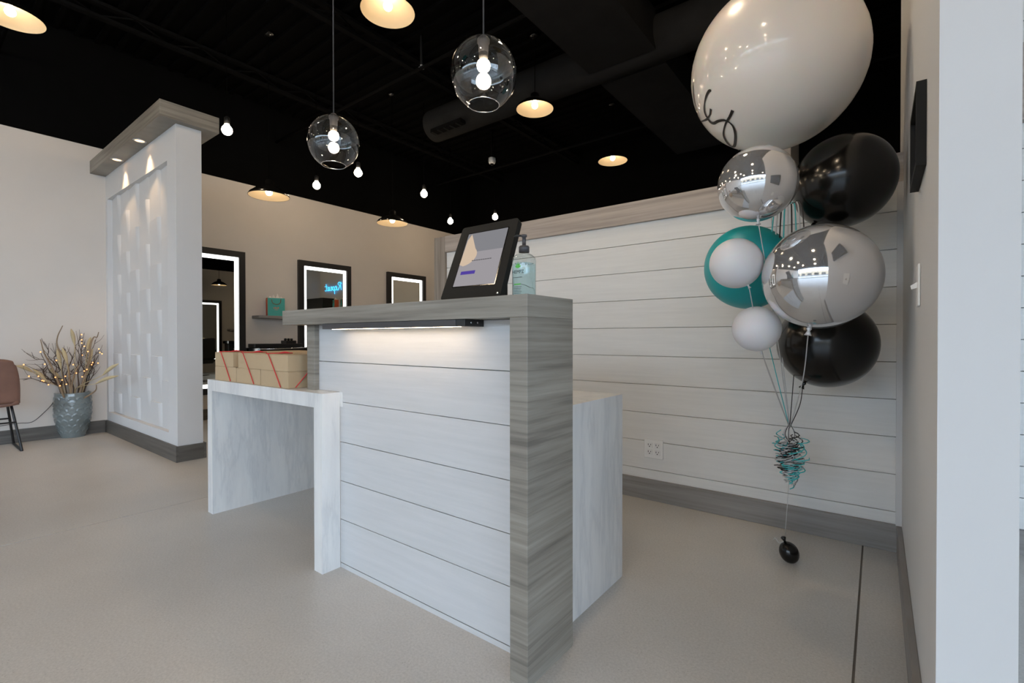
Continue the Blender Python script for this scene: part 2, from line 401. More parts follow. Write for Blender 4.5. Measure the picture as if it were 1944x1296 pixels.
obj('sill', B(X3, X3+.12, Y0, 2.0, 0, .16), 'aluminium', sg); obj('transom', B(X3+.02, X3+.1, Y0, 2.0, 2.35, 2.41), 'aluminium', sg)
sb = [Y0+1.8*k for k in range(6)]
for y in sb: obj('mullion', B(X3+.02, X3+.1, max(Y0, y-.04), min(2.0, y+.04), .16, WZ), 'aluminium', sg)
for i in range(5): struct('window_%d' % (i+10), mb=B(X3+.055, X3+.065, sb[i]+.04, sb[i+1]-.04, .16, 2.35).box(X3+.055, X3+.065, sb[i]+.04, sb[i+1]-.04, 2.41, WZ), mat='window_glass')  # panes of the added side glazing
portal(9.0, WZ-.16, (X3+.11, (Y0+2)/2, (WZ+.16)/2), PI/2)
wall('wall_hall_end', X3, X3+.12, 2.0, 3.2, 'beige end of the hall')
st = struct('pavement', mb=B(-30, 30, -14, Y0-.12, -.12, -.02).box(X3+.12, 30, Y0-.12, 12, -.12, -.02), mat='pavement', label='concrete pavement outside the storefront')
struct('car_park', mb=B(-60, 60, -45, -14, -.2, -.1), mat='asphalt', label='car park outside the storefront')
sh = thing('shop_building', (0, -34, -.1), 'long tan shop building across the car park', 'building')
obj('facade', B(-40, 40, -36, -34, -.1, 5.5), 'stucco', sh)
for i in range(9): obj('shop_window', B(-36+i*8.2, -31+i*8.2, -34, -33.9, .2, 3.), 'black_gloss', sh)

# ================================================================== RECEPTION COUNTER
DX0, DX1, DY0, DY1, HT = -2.1189, -.766, 1.0663, 1.3139, 1.1
LEG, SLAB, FY = .062, .0637, 1.1617
TX0, TX1, TY0, TT, TY1 = -2.9868, -1.8175, 1.0773, .7473, 1.82
rc = thing('reception_counter', (-1.44, 1.2, 0), 'tall grey wood reception counter with white shiplap front panel', 'counter')
obj('counter_top', B(DX0, DX1, DY0, DY1, HT-SLAB, HT, bev=.0015), 'grey_wood', rc)
obj('end_leg', B(DX1-LEG, DX1, DY0, DY1, 0, HT-SLAB, bev=.0015), 'grey_wood', rc)
obj('post', B(-2.042, -1.98, 1.14, DY1, TT+.0005, HT-SLAB, bev=.0015), 'grey_wood', rc)
core = obj('front_panel', B(-1.98, DX1-LEG, FY+.016, DY1-.01, TT+.0005, HT-SLAB).box(-1.80, DX1-LEG, FY+.016, 1.22, 0, TT), 'groove', rc)
zz = [.020, .206, .370, .536, .706, .875, 1.0363]
obj('board', B(TX1, DX1-LEG, FY, FY+.016, 0, zz[0]-.0018), 'shiplap_darkened', rc)
for i in range(6):
    a, b = zz[i]+.0013, zz[i+1]-.0013
    if b < TT: obj('board', B(TX1, DX1-LEG, FY, FY+.016, a, b, bev=.0012), 'shiplap_darkened', rc)
    elif a < TT:
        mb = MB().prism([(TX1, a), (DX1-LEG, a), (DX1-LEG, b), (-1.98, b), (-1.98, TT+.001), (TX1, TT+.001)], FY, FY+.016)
        obj('board', mb, 'shiplap_darkened', rc)
    else: obj('board', B(-1.98, DX1-LEG, FY, FY+.016, a, b, bev=.0012), 'shiplap_darkened', rc)
# under-counter light bar
lb = thing('light_bar', (-1.4, 1.11, 1.012), 'black linear light bar glowing warm under the counter top', 'lamp')
obj('housing', B(-1.80, -1.045, 1.070, 1.105, 1.014, 1.0355, bev=.001), 'dark_grey_metal', lb)
obj('end_bracket', B(-1.045, -1.006, 1.072, FY-.001, 1.014, 1.0355, bev=.001), 'black_metal', lb)
obj('end_bracket', B(-1.80, -1.765, 1.105, FY-.001, 1.014, 1.0355, bev=.001), 'black_metal', lb)
obj('diffuser', B(-1.76, -1.05, 1.090, 1.1015, 1.0130, 1.0139), 'led_warm', lb)
for k in range(2): obj('screw', MB().lathe([(.0, .0012), (.003, .001), (.003, 0)], (-1.006, 1.10+.03*k, 1.026), 10, Matrix.Rotation(PI/2, 3, 'Y'), capends=False), 'chrome', lb)
# low marble desk
md = thing('marble_desk', (-1.9, 1.45, 0), 'low white marble waterfall desk wrapped around the reception counter', 'desk')
tl, tt = .0617, .0612
obj('desk_top', MB().prism([(TX0, TY0), (TX1, TY0), (TX1, FY-.001), (-1.80, FY-.001), (-1.80, 1.225), (DX1-LEG-.001, 1.225), (DX1-LEG-.001, DY1+.001), (-.8283, DY1+.001), (-.8283, TY1), (TX0, TY1)], 0, tt).xform(Matrix.Translation((0, 0, TT)) @ Matrix.Rotation(0, 4, 'X') @ Matrix(((1, 0, 0, 0), (0, 0, 1, 0), (0, -1, 0, 0), (0, 0, 0, 1)))), 'marble', md)
obj('side_panel', B(TX0, TX0+tl, TY0, TY1, 0, TT-tt), 'marble', md)
obj('inner_leg', B(TX1-tl, TX1, TY0, FY-.001, 0, TT-tt), 'marble', md)
obj('side_panel', B(-.8283-tl, -.8283, DY1+.001, TY1, 0, TT-tt), 'marble', md)
# ---- tablet
tb = thing('tablet_stand', (-1.05, 1.16, HT), 'black tablet in a leaning enclosure on the counter top', 'tablet')
bl, br, tlp = Vector((-1.162, 1.118, HT+.004)), Vector((-.905, 1.118, HT+.004)), Vector((-1.214, 1.285, HT+.282))
ex = (br-bl).normalized(); ez = (tlp-bl); ez = (ez-ex*ez.dot(ex)*0); TWd = (br-bl).length; THt = ez.length; ez = ez.normalized()
ey = ez.cross(ex).normalized()       # into the back
Mt = Matrix((ex, ey, ez)).transposed().to_4x4(); Mt.translation = bl
def rrect(x0, x1, z0, z1, r, n=5):
    out = []
    for cx, cz, a0 in ((x1-r, z1-r, 0), (x0+r, z1-r, PI/2), (x0+r, z0+r, PI), (x1-r, z0+r, 1.5*PI)):
        for k in range(n+1): a = a0+PI/2*k/n; out.append((cx+r*math.cos(a), cz+r*math.sin(a)))
    return out
obj('enclosure', MB().prism(rrect(0, TWd, 0, THt, .012), 0, .022).xform(Mt), 'tablet_black', tb)
sx0, sx1, sz0, sz1 = .043, TWd-.036, .052, THt-.040
obj('bezel', MB().prism(rrect(sx0-.004, sx1+.004, sz0-.004, sz1+.004, .003), -.0008, 0).xform(Mt), 'black_gloss', tb)
sc = obj('screen', MB().prism([(sx0, sz0), (sx1, sz0), (sx1, sz1), (sx0, sz1)], -.0014, -.0008).xform(Mt), 'screen_light', tb)
def flat(name, poly, mat, d=-.0017): obj(name, MB().prism(poly, d, -.0014).xform(Mt), mat, sc)
W_, H_ = sx1-sx0, sz1-sz0
flat('upper_band', [(sx0, sz0+.62*H_), (sx1, sz0+.62*H_), (sx1, sz1), (sx0, sz1)], 'screen_shade')
drop = [(sx0, sz0+.40*H_)]+[(sx0+.46*W_*math.sin(a)*.78+.02*W_, sz0+.56*H_-.20*H_*math.cos(a)) for a in [PI*k/14 for k in range(1, 11)]]+[(sx0+.10*W_, sz1-.004), (sx0+.004, sz1-.03)]
flat('drop_shape', drop, 'screen_drop', -.0020)  # peach teardrop laid flat on the screen
for k in range(9):
    a = sx0+W_*(.30+.055*k); flat('text_mark', [(a, sz0+.445*H_), (a+W_*.042, sz0+.445*H_), (a+W_*.042, sz0+.458*H_), (a, sz0+.458*H_)], 'screen_text', -.0023)
flat('button', [(sx0+.10*W_, sz0+.205*H_), (sx0+.46*W_, sz0+.205*H_), (sx0+.46*W_, sz0+.265*H_), (sx0+.10*W_, sz0+.265*H_)], 'screen_violet')
obj('support', B(-1.10, -.98, 1.20, 1.30, HT+.0005, HT+.012).prism([(1.16, HT+.012), (1.29, HT+.012), (1.29, HT+.18), (1.235, HT+.14)], 1.0, 1.07, Matrix(((0, 1, 0, -2.08), (1, 0, 0, 0), (0, 0, 1, 0), (0, 0, 0, 1)))), 'tablet_black', tb)
obj('lock', MB().lathe([(.0, -.003), (.004, -.003), (.004, 0)], Mt @ Vector((TWd-.012, 0, .012)), 12, Mt.to_3x3() @ Matrix.Rotation(-PI/2, 3, 'X'), capends=False), 'chrome', tb)
# ---- pump bottle
bc = Vector((-.872, 1.197, HT))
bt = thing('pump_bottle', bc, 'clear pump bottle of bluish gel beside the tablet', 'bottle')
def sq_lathe(prof, n=40, p=4.):
    mb = MB(); vs = []
    for r, z in prof:
        for j in range(n):
            a = 2*PI*j/n; c, s_ = math.cos(a), math.sin(a); q = (abs(c)**p+abs(s_)**p)**(-1/p) if r > .018 else 1
            vs.append(bc+Vector((r*q*c, r*q*s_, z)))
    k = len(prof); mb.add(vs, [(i*n+j, i*n+(j+1) % n, (i+1)*n+(j+1) % n, (i+1)*n+j) for i in range(k-1) for j in range(n)], True)
    mb.add([vs[j] for j in range(n)], [tuple(range(n))]); return mb
obj('bottle_body', sq_lathe([(.029, .0005), (.0315, .003), (.0315, .118), (.030, .126), (.022, .135), (.015, .140), (.0145, .146)]), 'bottle_clear', bt)
obj('gel_fill', sq_lathe([(.029, .003), (.0297, .005), (.0297, .108)]).lathe([(.029, .108), (0, .108)], bc, 40, capends=False), 'gel', bt)
pm = obj('pump', MB().lathe([(.0165, .143), (.0165, .160), (.014, .163), (.006, .164), (.006, .190), (.009, .191), (.009, .198), (.004, .199), (0, .199)], bc, 20), 'dark_grey_metal', bt)
obj('nozzle', MB().tube([bc+Vector((0, 0, .195)), bc+Vector((-.022, -.012, .196)), bc+Vector((-.028, -.015, .190))], .0035, 8), 'black_metal', pm)
def textmesh(body, size, mat, Mx, name, parent, depth=.0003):
    cu = bpy.data.curves.new('lettering', 'FONT'); cu.body = body; cu.size = size; cu.align_x = 'CENTER'; cu.extrude = depth
    o = bpy.data.objects.new('lettering', cu); me = bpy.data.meshes.new_from_object(o); bpy.data.objects.remove(o)
    me.transform(Mx); me.materials.clear(); me.materials.append(MATS[mat])
    ob = link(name, me, parent); return ob
Ml = Matrix.Translation((0, -.0322, .075)) @ Matrix.Rotation(PI/2, 4, 'X')
textmesh('HEMPZ', .0145, 'print_grey', Ml, 'lettering', bt)
for k, a in enumerate((-1.0, -.5, 0, .5, 1.0)):
    L_ = .020-.005*abs(a); d = Vector((math.sin(a), 0, math.cos(a))); q = Vector((-d.z, 0, d.x))*.0022; o = Vector((0, -.0322, .091))
    obj('leaf_print', MB().add([o, o+d*L_*.5+q, o+d*L_, o+d*L_*.5-q], [(0, 1, 2, 3)]), 'print_green', bt, local=True)
obj('label_bar', B(-.014, .010, -.0325, -.0322, .040, .0435), 'print_green', bt, local=True)
for k in range(6): obj('label_line', B(-.016, .014-.002*(k % 3), -.0325, -.0322, .033-.0048*k, .0342-.0048*k), 'print_grey', bt, local=True)
obj('label_line', B(-.018, .016, -.0325, -.0322, .062, .0635), 'print_grey', bt, local=True)
# ---- kraft boxes
XB = [-2.917, -2.650, -2.383]; BW, BD, BHt = .262, .235, .0765
names = {0: 'left', 1: 'middle', 2: 'right'}
random.seed(4)
for r in range(2):
    for c in range(3):
        for k in range(2):
            wd = BW-(.035 if (c == 0 and k and r == 0) else 0)-(.010 if (c == 1 and k and r == 0) else 0)
            ox = XB[c]+(0.012 if (c == 1 and k and not r) else 0)+random.uniform(0, .003); y0 = 1.090+r*.245+random.uniform(0, .004); z0 = TT+.0005+k*(BHt+.0005)
            lab = '%s kraft cardboard box in the %s stack of the %s row on the marble desk' % (('lower', 'upper')[k], names[c], ('front', 'back')[r])
            t = thing('cardboard_box', (ox+wd/2, y0+BD/2, z0), lab, 'box', 'kraft boxes stacked on the marble desk')
            obj('box_body', B(ox, ox+wd, y0, y0+BD, z0, z0+BHt-.003, bev=.0018), 'kraft', t)
            obj('lid_flap', B(ox+.001, ox+wd-.001, y0+.001, y0+BD*.5-.0006, z0+BHt-.003, z0+BHt), 'kraft', t)
            obj('lid_flap', B(ox+.001, ox+wd-.001, y0+BD*.5+.0006, y0+BD-.001, z0+BHt-.003, z0+BHt), 'kraft', t)
    for c in range(3):
        x0 = XB[c]; zt = TT+2*(BHt+.0005)+.0035
        if r == 0:
            t = obj('red_string', MB().tube(bez([(x0+.10, 1.20, zt), (x0+.085, 1.088, zt), (x0+.09, 1.0865, zt-.006), (x0+.15, 1.0865, TT+BHt), (x0+.205, 1.0865, TT+.004)], 6), .0022, 6), 'red_string')
            tag(t, 'red string slung diagonally across the front of the %s box stack' % names[c], 'string', 'red strings around the boxes')
            obj('knot', MB().tube(bez([(x0+.085, 1.14, zt+.001), (x0+.10, 1.16, zt+.006), (x0+.135, 1.165, zt+.002), (x0+.11, 1.15, zt+.004), (x0+.07, 1.16, zt+.001)], 6), .0022, 6), 'red_string', t)
xe = XB[2]+BW+.0055
tag(obj('red_string', MB().tube([(xe, 1.125, TT+.004), (xe, 1.19, TT+.075), (xe, 1.25, TT+.14)], .0022, 6), 'red_string'), 'red string slanting across the end face of the right box stack', 'string', 'red strings around the boxes')
# ---- outlet, switch, framed panel
p = (on(1, BY, 1224, 832)+on(1, BY, 1259, 872))/2
t = thing('power_outlet', (p.x, BY, p.z-.057), 'white double power outlet low on the shiplap wall', 'outlet')
obj('cover_plate', B(p.x-.058, p.x+.058, BY-.006, BY-.0005, p.z-.057, p.z+.057, bev=.002), 'white_plastic', t)
for i in (-1, 1):
    for j in (-1, 1):
        cx, cz = p.x+i*.024, p.z+j*.021
        o = obj('receptacle', B(cx-.017, cx+.017, BY-.008, BY-.006, cz-.0155, cz+.0155, bev=.001), 'white_plastic', t)
        obj('slot', B(cx-.009, cx-.006, BY-.0086, BY-.008, cz-.001, cz+.009), 'dark_slot', o)
        obj('slot', B(cx+.006, cx+.009, BY-.0086, BY-.008, cz+.0005, cz+.008), 'dark_slot', o)
        obj('slot', B(cx-.0028, cx+.0028, BY-.0086, BY-.008, cz-.010, cz-.0045), 'dark_slot', o)
t = thing('light_switch', (RX, 1.69, 1.065), 'white toggle light switch on the stub wall', 'switch')
obj('cover_plate', B(RX-.006, RX-.0005, 1.655, 1.725, 1.062, 1.174, bev=.002), 'white_plastic', t)
obj('toggle', MB().prism([(RX-.006, 1.112), (RX-.006, 1.128), (RX-.020, 1.118), (RX-.018, 1.108)], 1.684, 1.696), 'white_plastic', t)
t = thing('wall_frame', (RX, 1.617, 1.385), 'small black box frame fixed high on the stub wall', 'frame')
fx = RX-.0195
for a in ((1.484, 1.75, 1.385, 1.40), (1.484, 1.75, 1.570, 1.585), (1.484, 1.499, 1.40, 1.57), (1.735, 1.75, 1.40, 1.57)):
    obj('frame_side', B(fx, RX-.0005, *a), 'tablet_black', t)
obj('backing', B(RX-.008, RX-.0005, 1.499, 1.735, 1.40, 1.57), 'black_gloss', t)

# ================================================================== LAMPS
def cord(name, x, y, z0, parent, r=.0035): return obj(name, MB().tube([(x, y, z0), (x, y, ZC-.001)], r, 6), 'cord_black', parent)
def bulb_prof(r, h): return [(0, -r)]+[(r*math.cos(a), r*math.sin(a)) for a in [-PI/2+PI*k/10 for k in range(1, 8)]]+[(r*.45, h*.8), (r*.42, h)]
def dome(x, y, z, label, R=.19):
    t = thing('dome_pendant', (x, y, z), label, 'lamp', 'black dome pendant lamps')
    outp = [(R, 0), (R*1.01, .006), (R*.93, .030), (R*.72, .062), (R*.62, .078), (R*.40, .098), (.05, .108), (.045, .150), (.03, .165), (0, .168)]
    obj('shade', MB().lathe(outp, (x, y, z), 40, capends=False), 'shade_black', t)
    obj('inner_shade', MB().lathe([(R*.99, .001), (R*.91, .029), (R*.70, .060), (R*.60, .076), (R*.38, .095), (0, .104)], (x, y, z), 40, capends=False), 'shade_cream', t)
    obj('bulb', MB().lathe(bulb_prof(.032, .06), (x, y, z+.040), 20), 'bulb_glow', t)
    cord('cord', x, y, z+.165, t)
    obj('canopy', MB().lathe([(.055, 0), (.055, -.02), (.02, -.03)], (x, y, ZC-.0005), 20), 'shade_black', t)
dome(-2.775, 2.165, 3.30, 'black dome pendant with cream inside, nearest the desk of the ceiling row')
dome(-2.775, 3.997, 3.30, 'black dome pendant with cream inside, second of the ceiling row')
dome(-2.775, 5.791, 3.30, 'black dome pendant with cream inside, farthest of the ceiling row')
dome(-4.988, .535, 3.30, 'black dome pendant in the upper left corner above the chair')
dome(-4.87, 2.322, 2.405, 'black dome pendant hanging in front of the full-length mirror')
dome(-4.87, 3.858, 2.423, 'black dome pendant hanging between the two farther mirrors')
dome(1.35, 5.39, 2.41, 'black dome pendant seen only in the full-length mirror')
def bare(x, y, z, label, r=.044):
    t = thing('bare_bulb_pendant', (x, y, z-.042), label, 'lamp', 'bare bulb pendants in two rows')
    obj('bulb', MB().lathe(bulb_prof(r, .055), (x, y, z), 20), 'unseen_bulb_glow' if r > .05 else 'bare_bulb_glow', t)  # larger, unseen bulbs get a stronger glow for warm fill
    obj('socket', MB().lathe([(.020, .053), (.023, .058), (.023, .110), (.012, .120)], (x, y, z), 16), 'black_metal', t)
    cord('cord', x, y, z+.115, t, .003)
bp = [(431, 247, 'bare glowing bulb beside the end of the wood canopy'), (601, 352, 'bare glowing bulb below the left glass globe'), (680, 328, 'bare glowing bulb beside the lower right of the left glass globe'),
      (805, 368, 'bare glowing bulb hanging alone in the middle of the dark ceiling'), (855, 420, 'bare glowing bulb above the left corner of the tablet'), (940, 412, 'bare glowing bulb above the top edge of the tablet')]
for px, py, lab in bp:
    q = on(2, 2.85, px, py); bare(q.x, q.y, 2.85, lab)
for x, ys_ in ((-2.775, (.355, -1.455, -3.265)), (-.50, (.24, -1.57, -3.38)), (-4.988, (-1.275, -3.085)), (2.2, (.24, -1.57, -3.38))):
    for k, y in enumerate(ys_): bare(x, y, 3.30, 'large bare bulb added as warm fill over the entrance, outside the picture, %s of the %s row' % (('first', 'second', 'third')[k], {-2.775: 'middle', -.5: 'near right', -4.988: 'left', 2.2: 'far right'}[x]), .06)  # unseen bulbs added to fill the room with warm light
bare(-.95, 2.05, 3.30, 'large bare bulb above the big white balloon, outside the picture', .078)
def globe(px, py, R, yy, label):
    c = on(1, yy, px, py); t = thing('globe_pendant', (c.x, c.y, c.z-R), label, 'lamp', 'clear glass globe pendants over the counter')
    a0, a1 = math.radians(-62), math.radians(82); pr = []
    for k in range(25):
        a = a0+(a1-a0)*k/24; pr.append((R*math.cos(a), R*math.sin(a)*1.04))
    obj('glass_globe', MB().lathe(pr, c, 48, capends=False), 'clear_glass', t)
    a = a0; rr, zr = R*math.cos(a), R*math.sin(a)*1.04
    obj('glass_rim', MB().tube([c+Vector((rr*math.cos(2*PI*k/48), rr*math.sin(2*PI*k/48), zr)) for k in range(49)], .0016, 6, False), 'chrome', t)
    obj('socket', MB().lathe([(.017, .074), (.018, R*.92), (.022, R*.94), (.022, R*1.04), (.010, R*1.04+.012)], c, 20), 'dark_grey_metal', t)
    obj('bulb_neck', MB().lathe([(.013, .046), (.016, .060), (.016, .075)], c, 20), 'bulb_base', t)
    obj('bulb', MB().lathe(bulb_prof(.0235, .024), c+Vector((0, 0, .030)), 24), 'globe_bulb_glow', t)
    obj('cord', MB().tube([c+Vector((0, 0, R*1.04+.01)), (c.x, c.y, ZC-.001)], .0028, 8), 'dark_grey_metal', t)
    return c
globe(918, 141, .1165, 1.27, 'larger clear glass globe pendant nearer the camera')
globe(633.5, 270, .1165, 1.27, 'smaller looking clear glass globe pendant at left over the counter end')
q = on(2, 3.62, 934, 302)
t = thing('security_camera', (q.x, q.y, 3.55), 'small white dome security camera under the ceiling', 'camera')
obj('mount', MB().tube([(q.x, q.y, 3.63), (q.x, q.y, ZC-.001)], .014, 8), 'black_steel', t)
obj('housing', MB().lathe([(.04, .09), (.05, .085), (.055, .03), (.045, .005), (.03, 0)], (q.x, q.y, 3.55), 20), 'white_plastic', t)
obj('lens', MB().lathe([(.028, 0), (.02, -.02), (0, -.028)], (q.x, q.y, 3.55), 20), 'black_gloss', t)
q = on(2, 3.7, 800, 128)
t = thing('sprinkler_head', (q.x, q.y, 3.69), 'tiny pale sprinkler head among the black ceiling joists', 'sprinkler')
obj('stem', MB().tube([(q.x, q.y, 3.72), (q.x, q.y, ZC-.001)], .012, 8), 'duct_black', t)
obj('deflector', MB().lathe([(0, 0), (.03, .004), (.012, .015), (.012, .035)], (q.x, q.y, 3.69), 16), 'white_plastic', t)

# ================================================================== SALON BEHIND
def mirror(y0, y1, z0, z1, label, xw=LX, s=1):
    t = thing('lit_mirror', (xw, (y0+y1)/2, z0), label, 'mirror', 'black framed mirrors with light strips')
    d = .05*s; fw = .075; lw = .045
    def bx(name, a, b, c, e, f, g, mat, par=t): return obj(name, B(min(a, b), max(a, b), c, e, f, g), mat, par)
    bx('frame_side', xw, xw+d, y0, y0+fw, z0, z1, 'black_metal'); bx('frame_side', xw, xw+d, y1-fw, y1, z0, z1, 'black_metal')
    bx('frame_side', xw, xw+d, y0+fw, y1-fw, z0, z0+fw, 'black_metal'); bx('frame_side', xw, xw+d, y0+fw, y1-fw, z1-fw, z1, 'black_metal')
    bx('mirror_glass', xw+.001*s, xw+.020*s, y0+fw, y1-fw, z0+fw, z1-fw, 'mirror')
    a, b = xw+.020*s, xw+.022*s; i0, i1, k0, k1 = y0+fw, y1-fw, z0+fw, z1-fw
    bx('light_strip', a, b, i0, i0+lw, k0, k1, 'led_white'); bx('light_strip', a, b, i1-lw, i1, k0, k1, 'led_white')
    bx('light_strip', a, b, i0+lw, i1-lw, k0, k0+lw, 'led_white'); bx('light_strip', a, b, i0+lw, i1-lw, k1-lw, k1, 'led_white')
mirror(1.905, 2.732, .30, 2.065, 'full-length black framed lit mirror beside the relief wall')
mirror(3.439, 4.262, .30, 2.065, 'black framed lit mirror reflecting a blue neon word')
mirror(4.951, 5.776, .30, 2.065, 'black framed lit mirror farthest back, near the tablet')
mirror(4.95, 5.86, .30, 2.065, 'black framed lit mirror seen only inside the full-length mirror', X2, -1)
# shelf and gift bag
t = tag(obj('wall_shelf', B(LX, LX+.20, 2.829, 3.36, 1.232, 1.268, bev=.002), 'baseboard_wood'), 'dark wood shelf carrying a teal gift bag on the beige wall', 'shelf')
def gift_bag(x, y, z, label, rz=0., h=.235, wd=.21, dp=.09):
    t = thing('gift_bag', (x, y, z), label, 'bag', 'teal and orange gift bags', rotz=rz)
    obj('bag_front', B(-dp/2+.002, dp/2, -wd/2+.002, wd/2, 0.0005, h), 'teal_bag', t, local=True)
    obj('bag_gusset', B(-dp/2, dp/2-.002, -wd/2, -wd/2+.002, 0.0005, h), 'orange_bag', t, local=True)
    for s_ in (1, -1):
        obj('handle', MB().tube(bez([(s_*(dp/2+.002), -.055, h-.02), (s_*(dp/2+.012), -.045, h-.065), (s_*(dp/2+.014), 0, h-.085), (s_*(dp/2+.012), .045, h-.065), (s_*(dp/2+.002), .055, h-.015)], 5), .004, 6), 'handle_brown', t, local=True)
    mb = MB(); 
    for k in range(4):
        a = -.07+.045*k; hh = .03+.035*((k*7) % 3)/2
        mb.add([(-.03, a-.03, h-.01), (.03, a-.028, h-.01), (.025, a+.03, h-.01), (-.03, a+.03, h-.01), (0, a+.004, h+hh)], [(0, 1, 4), (1, 2, 4), (2, 3, 4), (3, 0, 4), (3, 2, 1, 0)])
    obj('tissue_paper', mb, 'tissue', t, local=True)
    for k in range(4): obj('print_mark', B(dp/2, dp/2+.0006, -.035+.018*k, -.023+.018*k, .095, .11+.008*(k % 2)), 'print_salmon', t, local=True)
    obj('print_mark', B(dp/2, dp/2+.0006, -.02, .02, .078, .083), 'print_salmon', t, local=True)
    return t
gift_bag(LX+.10, 3.085, 1.268, 'teal gift bag with orange side on the dark wall shelf', -.25)
# black styling ledge with tools
t = thing('styling_ledge', (LX, 3.2, .80), 'black styling ledge with raised back below the mirrors', 'ledge')
obj('ledge_top', B(LX, LX+.38, 2.75, 3.40, .80, .855, bev=.006), 'black_gloss', t)
obj('ledge_back', B(LX, LX+.20, 2.78, 3.40, .8555, .905, bev=.004), 'black_metal', t)
obj('front_rail', MB().tube([(LX+.385, 2.75, .84), (LX+.385, 3.40, .85)], .008, 8), 'chrome', t)
t = thing('tool_holder', (LX+.12, 3.24, .9055), 'small black holder of styling tools on the ledge', 'holder')
obj('holder_body', B(LX+.05, LX+.19, 3.18, 3.32, .9055, .945, bev=.004), 'black_metal', t)
for k in range(3): obj('tool', MB().lathe([(.016, 0), (.018, .02), (.012, .03)], (LX+.12, 3.205+.042*k, .945), 12), 'black_gloss', t)
# salon chair reflected in the mirrors
def salon_chair(x, y, rz, label):
    t = thing('salon_chair', (x, y, 0), label, 'chair', 'black salon chairs', rotz=rz)
    obj('base', MB().lathe([(.28, 0.0005), (.28, .015), (.06, .035), (.035, .05), (.035, .40)], (0, 0, 0), 28), 'chrome', t, local=True)
    obj('seat', B(-.26, .26, -.26, .26, .40, .52, bev=.03), 'black_gloss', t, local=True)
    obj('backrest', B(-.25, .25, .20, .32, .50, .98, bev=.035), 'black_gloss', t, local=True)
    for s_ in (-1, 1):
        a = obj('armrest', B(s_*.30-.04, s_*.30+.04, -.22, .24, .66, .72, bev=.02), 'black_gloss', t, local=True)
        obj('arm_post', B(s_*.30-.015, s_*.30+.015, -.05, .05, .44, .66), 'black_metal', a, local=True)
salon_chair(-.6, 4.15, 1.2, 'black salon chair seen only in the full-length mirror')
salon_chair(1.35, 4.85, -1.3, 'black salon chair standing before the reflected far mirror')
# things on the rear wall, seen in the middle mirror
def refl(px, py, Yr):
    """point on the rear wall plane seen by way of the left mirrors"""
    r = ray(px, py); xm = LX+.02; t = (xm-CO.x)/r.x; p = CO+r*t; r2 = Vector((-r.x, r.y, r.z)); return p+r2*((Yr-p.y)/r2.y)

# neon word on the rear wall: strokes on a unit grid, x to the right, z up
NW, NX, NZ = .84, -1.97, 2.20
strokes = [[(.03, .02), (.07, .5), (.10, .98)], [(.02, .80), (.08, 1.0), (.17, 1.0), (.20, .82), (.14, .62), (.09, .55), (.14, .40), (.20, .05), (.26, .10)],
           [(.26, .10), (.30, .35), (.34, .52), (.30, .55), (.28, .30), (.32, .06), (.39, .15)],
           [(.40, .52), (.40, .10), (.39, -.42)], [(.40, .30), (.44, .52), (.50, .48), (.50, .20), (.44, .05), (.41, .12)],
           [(.52, .12), (.55, .35), (.59, .52), (.56, .55), (.54, .30), (.57, .06), (.64, .15)],
           [(.74, .45), (.69, .54), (.65, .30), (.68, .06), (.73, .20), (.75, .52)], [(.75, .52), (.75, .10), (.80, .12)],
           [(.86, .95), (.84, .40), (.86, .06), (.93, .16)], [(.80, .62), (.87, .64), (.93, .66)]]
t = thing('neon_sign', (-1.64, Y2, 2.1), 'blue neon script word on the rear wall, seen in the middle mirror', 'sign')
for st_ in strokes:
    obj('neon_tube', MB().tube(bez([(NX+NW*a, Y2-.03, NZ+.20*b) for a, b in st_], 6), .0055, 6), 'neon_blue', t)
YS = 6.05
qb, z_top = refl(608, 575, YS), refl(608, 567, YS).z
q1, q2 = refl(637, 575, YS), refl(652, 575, YS); z_sh = z_top-.30
sh2 = tag(obj('display_shelf', B(q2.x-.25, qb.x+.35, YS-.18, YS+.18, z_sh-.04, z_sh), 'baseboard_wood'), 'high shelf with a black box and gift bags, seen in the middle mirror', 'shelf')
obj('shelf_leg', B(q2.x-.25, q2.x-.21, YS-.18, YS+.18, 0, z_sh-.04), 'baseboard_wood', sh2); obj('shelf_leg', B(qb.x+.31, qb.x+.35, YS-.18, YS+.18, 0, z_sh-.04), 'baseboard_wood', sh2)
wb_ = abs(refl(590, 575, YS).x-refl(626, 575, YS).x)/2*.82
t = thing('black_box', (qb.x, YS, z_sh), 'black box standing by the gift bags in the mirror reflection', 'box')
obj('box_body', B(qb.x-wb_, qb.x+wb_, YS-.14, YS+.14, z_sh+.0005, z_top-.04, bev=.004), 'black_metal', t); obj('box_lid', B(qb.x-wb_-.005, qb.x+wb_+.005, YS-.145, YS+.145, z_top-.04, z_top, bev=.004), 'black_metal', t)
for q, lab in ((q1, 'teal gift bag nearer the black box in the mirror reflection'), (q2, 'teal gift bag at the edge of the mirror reflection')):
    gift_bag(q.x, YS, z_sh, lab, -1.2, h=.24, wd=.22)
# station on the far right wall, seen in the full-length mirror
tag(obj('wall_shelf', B(X2-.20, X2, 6.02, 6.5, 1.20, 1.235, bev=.002), 'baseboard_wood'), 'dark wood shelf on the far wall, seen in the full-length mirror', 'shelf')
t = thing('styling_ledge', (X2, 6.2, .6), 'black styling cabinet on the far wall, seen in the full-length mirror', 'ledge')
obj('ledge_top', B(X2-.40, X2, 5.90, 6.55, .82, .90, bev=.006), 'black_gloss', t); obj('ledge_body', B(X2-.30, X2, 5.95, 6.5, .60, .82), 'black_metal', t)

# ================================================================== CHAIR AT THE LEFT
ch = thing('side_chair', (-6.10, .44, 0), 'brown leather side chair with black sled legs at the left edge', 'chair', rotz=-PI/2)
